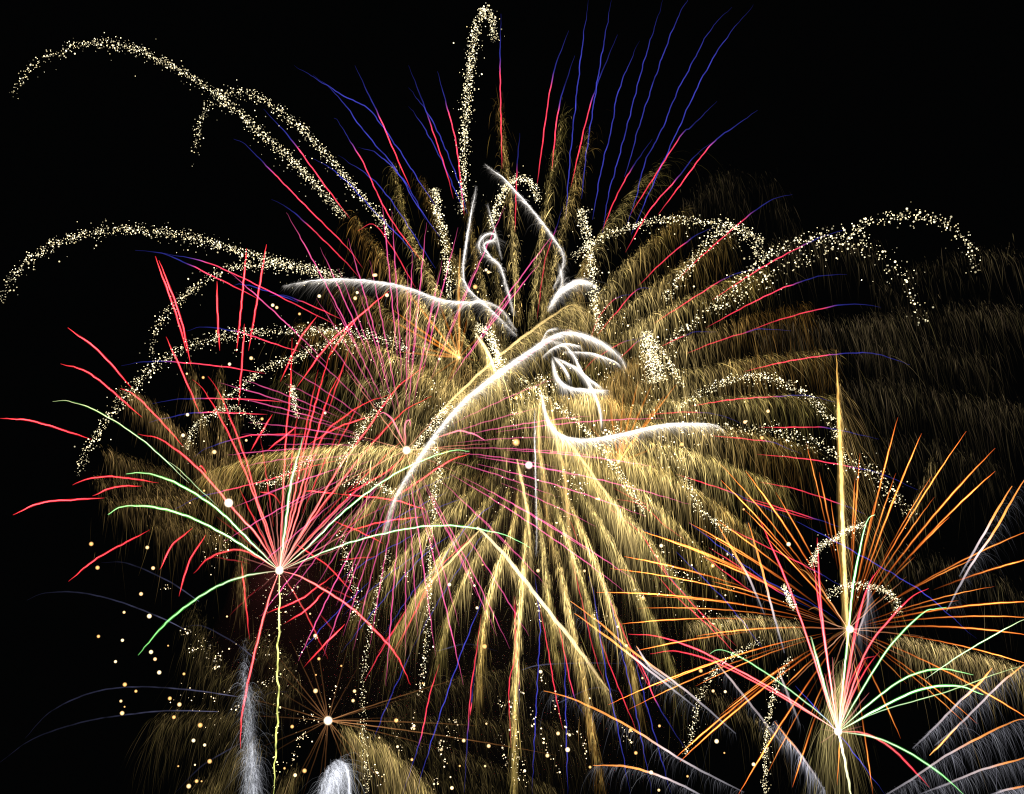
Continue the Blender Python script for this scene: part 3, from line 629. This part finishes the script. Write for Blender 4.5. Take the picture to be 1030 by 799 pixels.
# ================================================================== silver tracers
def tracer(pts, depth, width, n, ln, lab, br=1.0, taper=(.5, .3), lean=0.0, core=1.0):
    mb = MB()
    p = nums(pts)[::-1]
    W = (.86, .82, .78)
    streak(mb, p, depth, width * .34, [(0, sc3(W, .1 * br * core)), (.3, sc3(W, .3 * br * core)), (.85, sc3((.95, .93, .9), .8 * br * core)), (1, sc3(W, .3 * br))], wig=.25, taper=taper, bead=.3)
    feather(mb, p, depth, int(n * 3.2), ln * .9, sc3((.66, .61, .55), .85 * br), along=[.3, .8, 1, 1, .8, .25], side=width * .2, width=1.9, carry=.75, fall=.7, lean=lean, tint=.06, frag=0, jitter=.35, endlen=.25)
    feather(mb, p, depth, int(n * 2.2), ln * 1.8, sc3((.52, .47, .40), .5 * br), along=[.3, .8, 1, .8, .4, 0], side=width * .2, width=2.0, carry=.6, fall=.8, lean=lean, tint=.06, frag=0, jitter=.35, endlen=.25)
    return tag(mb.build("silver_tracer", M_STAR), lab, "silver tracer", "silver tracers")
tracer("285 288 310 283 340 281 375 283 408 289 442 301 470 304 486 303 505 312 520 334", [300, 300], 4.2, 700, 8, "long silver swoop with a pointed left end, curving in from the left")
tracer("488 166 498 173 510 183 540 217 564 251 566 268 556 292", [292, 292], 4.6, 520, 7, "silver streak slanting down right from a blunt upper end")
tracer("479 188 471 231 466 268 468 285 478 298 490 308 520 338", [294, 294], 4.6, 420, 9, "silver spike pointing up, bent to the right at its foot")
tracer("484 254 482 245 487 237 496 235 497 241 487 246 492 257 503 268 510 290 518 318", [293, 293], 5.5, 420, 6, "small silver loop between the spike and the slanting streak")
tracer("594 284 578 284 561 296 551 313", [292, 292], 6.5, 460, 9, "short thick silver crescent above the thick plume")
tracer("629 370 626 363 619 355 602 343 578 335 557 338 527 357 493 381 459 411 425 455 398 500 386 538", [286, 290], 6.5, 2200, 10, "thick bright silver plume arching over the middle from lower left", br=.85, taper=(.7, .4))
tracer("605 430 603 410 597 394 583 369 576 356 566 346 555 344", [286, 288], 3.4, 260, 6, "silver branch falling steepest from the thick plume's crest")
tracer("612 393 589 392 571 389 560 378 555 360", [285, 288], 4.6, 360, 6, "lowest silver branch with a flat right end under the plume's crest")
tracer("606 391 589 378 576 368 556 359", [285, 288], 3.0, 220, 5, "straight slanting silver branch under the plume's crest")
tracer("624 368 617 363 593 355 565 354", [285, 288], 2.4, 160, 5, "thin flat silver branch just under the plume's crest")
tracer("584 348 568 346 555 351 545 360", [285, 288], 2.6, 180, 5, "short curved silver branch inside the plume's crest")
tracer("561 330 551 333 546 341 540 352", [285, 288], 3.0, 160, 5, "short silver barb standing on the plume's crest", br=.6)
tracer("572 378 566 368 557 360", [285, 288], 3.0, 120, 5, "tiny silver barb hanging beneath the plume's crest", br=.8)
tracer("728 434 722 429 714 427 690 426 663 428 622 437 588 442 564 437 551 421 544 395", [288, 290], 4.4, 900, 9, "silver swoosh curving down and away to the right")
tracer("538 412 538 442 539 490 540 540 539 560", [288, 290], 3.4, 160, 8, "thin upright silver line in the middle of the display", br=.85)
tracer("490 205 500 240 505 262", [296, 296], 3, 160, 7, "dim silver wisp above the small silver loop", br=.4)
tracer("563 268 565 285 556 302", [296, 296], 5, 240, 9, "grey smoky silver wisp beside the thick crescent", br=.35)

# ================================================================== gold streamers
def streamer(pts, depth, width, n, ln, lab, br, hotc=(1.0, .72, .30), carry=.5):
    mb = MB()
    p = nums(pts)
    streak(mb, p, depth, width, [(0, sc3(hotc, .5 * br)), (.4, sc3(hotc, .9 * br)), (1, sc3((.8, .5, .15), .25 * br))], wig=.3)
    feather(mb, p, depth, n, ln, sc3((.72, .52, .19), .62 * br), along=[1, 1.1, .9, .5], side=1.6, width=1.0, carry=carry)
    tag(mb.build("gold_streamer", M_SPARK), lab, "gold streamer", "thick gold streamers")
streamer("440 418 456 401 500 360 544 326 574 307 583 312", [299, 299], 3.0, 1500, 20, "broad gold streamer rising right along the upper side of the silver plume", .85)
streamer("480 530 500 550 517 570 551 614 578 648 612 695", [297, 297], 4.2, 900, 12, "pale gold streamer slanting down right below the middle", 1.0, (1.0, .84, .52))
streamer("483 533 465 552 440 578 420 600", [297, 297], 2.4, 420, 18, "pale gold streamer slanting down left below the middle", .8)
streamer("478 335 488 350 498 372 504 390", [297, 297], 3.4, 420, 14, "short cream streamer hanging from the dense cream tuft", .9, (1, .86, .5))
streamer("553 400 560 440 568 480 572 530 578 580", [297, 297], 3.2, 700, 14, "upright amber streamer falling just right of the middle", .45, (1, .6, .2))
streamer("520 462 526 490 531 520 534 560", [297, 297], 3.0, 420, 10, "short gold streamer under the orange dot in the middle", .7)
streamer("545 395 542 420 543 455 552 500", [297, 297], 3.0, 560, 14, "amber streamer beneath the lowest silver branch", .45, (1, .62, .2))
streamer("565 437 580 455 605 490 640 540", [297, 297], 3.0, 760, 22, "broad gold streamer falling from the silver swoosh's bend", .6)
streamer("463 250 461 300 462 340 461 360", [299, 299], 2.2, 260, 10, "slim amber streamer above the left amber star", .3, (1, .5, .12))

# ================================================================== silver fountains
def fountain(name, jets, lab):
    mb = MB()
    for pts, n, ln, sd, ln2, br in jets:
        feather(mb, pts, [246, 246], n, ln, sc3((.62, .64, .70), .85 * br), side=sd, width=.9, carry=.5, lean=ln2, tint=.08, jitter=2.2, frag=.2)
    tag(mb.build(name, M_SPARK), lab, "fountain", "silver fountains")
fountain("silver_fountain", [("248 815 247 760 246 710 246 665", 360, 9, .6, .0, 1.0), ("252 815 252 770 251 730 249 690", 900, 18, 1.6, .13, .6), ("256 815 255 785 253 745", 520, 17, 2.4, .12, .5), ("246 690 245 670 246 645", 90, 10, 1.6, .05, .4)], "tall silver fountain column rising from the bottom edge left of the pale stem")
fountain("silver_fountain", [("320 818 323 795 328 776 336 766 341 764", 420, 7, .6, .0, 1.1), ("341 764 348 770 351 785 353 815", 320, 8, .7, .0, 1.0), ("327 800 333 780 340 770", 900, 20, 2.6, .05, .75), ("336 815 340 790 343 772", 620, 18, 2.8, .08, .6)], "short silver fountain mound on the bottom edge under the bronze flash")

# ================================================================== drifting embers
EM_L = "92 547 99 571 148 551 154 571 142 598 125 616 150 620 124 644 99 640 116 666 121 705 125 689 137 696 126 711 123 718 171 703 181 709 176 721 194 745 201 729 206 750 179 771 196 769 211 766 190 791 198 786 203 786 228 621 231 653 152 656 169 649 185 679 160 677 156 663"
EM_M = "455 554 486 568 477 590 480 612 487 650 343 670 452 588 541 575 544 675 489 728 492 751 399 751 414 764 453 782 454 793 462 771 416 733 425 687 398 725 561 738 593 702 551 761 563 777 558 696 547 746 573 740 571 755 593 771 639 758 634 735 663 794 655 777 646 682 663 730 661 560 665 549 621 631 630 650 647 602 588 575 466 745 488 770 382 742 519 445 600 502 603 502 541 483 519 400"
EM_R = "729 599 716 569 793 547 721 746 728 757 692 781 729 696 717 695 705 675 758 769 772 413 749 425 687 435 686 447 767 440 748 512"
EM_U = "274 307 278 309 301 316 231 366 253 360 188 376 204 380 218 332 322 298 189 417 184 438 248 443 264 421 216 455 205 494 191 506 376 277 360 294 378 277 357 300 389 297 489 271 491 275 478 289 480 294 327 416 442 362 500 355 563 340 640 430 317 640 321 663 357 695 317 695 294 731 286 773 279 767 306 775 297 780 318 679 355 705 312 618"
proto = {}
def ember(x, y, r, k, lab, grp):
    d = 255 + 50 * RNG.random()
    if k not in proto:
        col = [(1.5, .95, .42), (1.2, .62, .2), (1.8, 1.35, .75)][k]
        proto[k] = o = sphere_obj("ember", at(x, y, d), 1.25, col, M_EMBER)
    else:
        o = proto[k].copy(); C.objects.link(o)
        o.location = Vector(at(x, y, d))
    o.scale = (r * d * MPP,) * 3
    tag(o, lab, "ember", grp)
for s, lab, grp in ((EM_L, "round amber ember adrift in the dark at lower left", "embers at lower left"), (EM_M, "round amber ember drifting down below the middle of the display", "embers below the middle"), (EM_R, "round amber ember drifting on the right half of the display", "embers on the right"), (EM_U, "round amber ember hanging among the streaks of the left bursts", "embers among the left bursts")):
    for x, y in nums(s):
        ember(x + RNG.normal(0, .4), y + RNG.normal(0, .4), RNG.uniform(.95, 1.25) * RNG.choice([.8, 1.1, 1.45, 1.7]), int(RNG.integers(0, 3)), lab, grp)

# strings of crackling sparks, too many to count
def crackle(strings, lab, name="crackle_sparks"):
    mb = MB()
    for pts, n, sp, size in strings:
        glitter(mb, pts, [262, 266], n, sp, (1.25, .98, .58), size, drop=8, big=.5)
    tag(mb.build(name, M_BALL), lab, "crackle sparks", "strings of crackling sparks", "stuff")
crackle([("163 592 172 590", 10, 3, 2), ("183 639 190 632", 12, 4, 1.9), ("190 655 212 648", 40, 7, 1.9), ("214 675 222 655", 16, 4, 1.9), ("215 675 225 658", 12, 3, 2), ("213 708 233 690", 14, 3, 1.9), ("260 692 277 681", 24, 4, 1.8), ("237 715 240 708", 12, 3, 1.8), ("298 745 308 735", 26, 6, 1.8), ("300 725 322 722", 26, 8, 1.7), ("290 770 300 755", 14, 5, 1.9), ("330 710 340 690", 14, 4, 1.7), ("255 590 300 620", 40, 22, 1.5), ("285 600 300 590", 24, 7, 1.8), ("200 560 235 545", 40, 18, 1.5), ("300 655 318 640", 20, 6, 1.7), ("180 690 215 730", 20, 18, 1.5), ("255 640 300 690", 30, 18, 1.5)], "strings of tiny crackling sparks scattered round and under the left red and green burst")
crackle([("418 708 416 722 414 736", 9, 1.5, 3), ("423 673 425 688 420 700", 12, 2, 2.4), ("443 745 444 758 448 768", 22, 2.5, 2.4), ("450 724 451 754", 14, 2, 2.1), ("458 724 460 752", 12, 2, 1.6), ("503 739 507 757 510 770", 16, 2, 2.3), ("533 709 538 729 546 736 550 752 563 777", 22, 2.5, 2.4), ("524 688 526 699", 8, 2, 2.3), ("553 701 564 722 573 737 583 738", 24, 3, 2.3), ("581 731 588 747 589 760 593 771", 14, 2, 2.3), ("624 729 636 747", 14, 4, 2.3), ("543 676 547 686", 7, 2, 2.3), ("366 760 385 790", 24, 10, 1.8), ("520 760 530 790", 22, 7, 2), ("437 778 440 790", 10, 3, 2), ("408 570 412 585", 10, 3, 2), ("473 573 477 590", 8, 2, 2.4), ("515 700 520 790", 60, 6, 1.7), ("540 600 545 630", 16, 5, 1.8), ("592 610 610 625", 16, 6, 1.9), ("500 700 510 725", 12, 5, 1.7), ("398 720 402 760", 16, 8, 1.5)], "strings of tiny crackling sparks falling below the middle of the display")
crackle([("636 590 650 602", 12, 3, 2.4), ("655 545 680 580", 30, 10, 2.0), ("670 570 700 585", 26, 8, 2.0), ("705 545 745 562", 10, 5, 2.4), ("700 610 730 630", 30, 10, 1.9), ("640 590 720 600", 22, 20, 1.7), ("570 470 585 500", 60, 14, 2.0), ("560 475 575 540", 40, 12, 2.0), ("640 400 720 440", 80, 26, 2.1), ("600 300 640 330", 50, 20, 1.8), ("560 360 620 380", 60, 20, 1.9), ("480 540 520 470", 40, 26, 1.7), ("515 405 520 450", 30, 7, 1.9), ("540 380 560 390", 60, 12, 2.0), ("505 395 545 405", 50, 10, 2.0), ("660 440 690 470", 60, 16, 2.1), ("605 440 625 430", 80, 14, 2.0), ("680 540 740 600", 40, 26, 1.8), ("470 260 520 330", 50, 26, 1.7), ("420 390 470 420", 60, 22, 1.7), ("350 330 420 380", 60, 26, 1.6)], "tiny crackling sparks sprinkled over the bright middle and right of the display")

# ================================================================== smoke lit by the bursts
def smoke(x, y, d, rx, ry, rz, dens, lab):
    import bmesh
    me = bpy.data.meshes.new("smoke")
    bm = bmesh.new(); bmesh.ops.create_icosphere(bm, subdivisions=4, radius=1.0)
    for v in bm.verts:
        k = 1 + .16 * math.sin(3.1 * v.co.x + 2 * v.co.z) * math.cos(2.3 * v.co.y + v.co.x) + .07 * math.sin(7 * v.co.z + 4 * v.co.x)
        v.co *= k
    bm.to_mesh(me); bm.free()
    m = bpy.data.materials.new("drifting smoke"); m.use_nodes = True
    nt = m.node_tree; nt.nodes.clear()
    out = nt.nodes.new("ShaderNodeOutputMaterial"); vol = nt.nodes.new("ShaderNodeVolumeScatter")
    vol.inputs["Color"].default_value = (.85, .8, .75, 1); vol.inputs["Density"].default_value = dens; vol.inputs["Anisotropy"].default_value = .2
    m.cycles.volume_sampling = 'EQUIANGULAR'
    nt.links.new(vol.outputs[0], out.inputs["Volume"])
    me.materials.append(m)
    o = bpy.data.objects.new("smoke", me); C.objects.link(o)
    o.location = Vector(at(x, y, d)); f = d * MPP
    o.scale = (rx * f, rz * f, ry * f)
    tag(o, lab, "smoke", "smoke", "stuff")
def lamp(x, y, d, watts, col):
    l = bpy.data.lights.new("flash_light", 'POINT'); l.energy = watts; l.color = col; l.shadow_soft_size = 1.5
    o = bpy.data.objects.new("flash_light", l); C.objects.link(o); o.location = Vector(at(x, y, d))
smoke(525, 640, 300, 210, 170, 130, .00025, "thin smoke hanging in the lower middle, faintly warm")
smoke(305, 640, 252, 90, 110, 65, .0003, "thin smoke below the left red and green burst, faintly red")
lamp(532, 468, 296, 75000, (1, .62, .38))
lamp(281, 578, 249, 22000, (1, .22, .2))
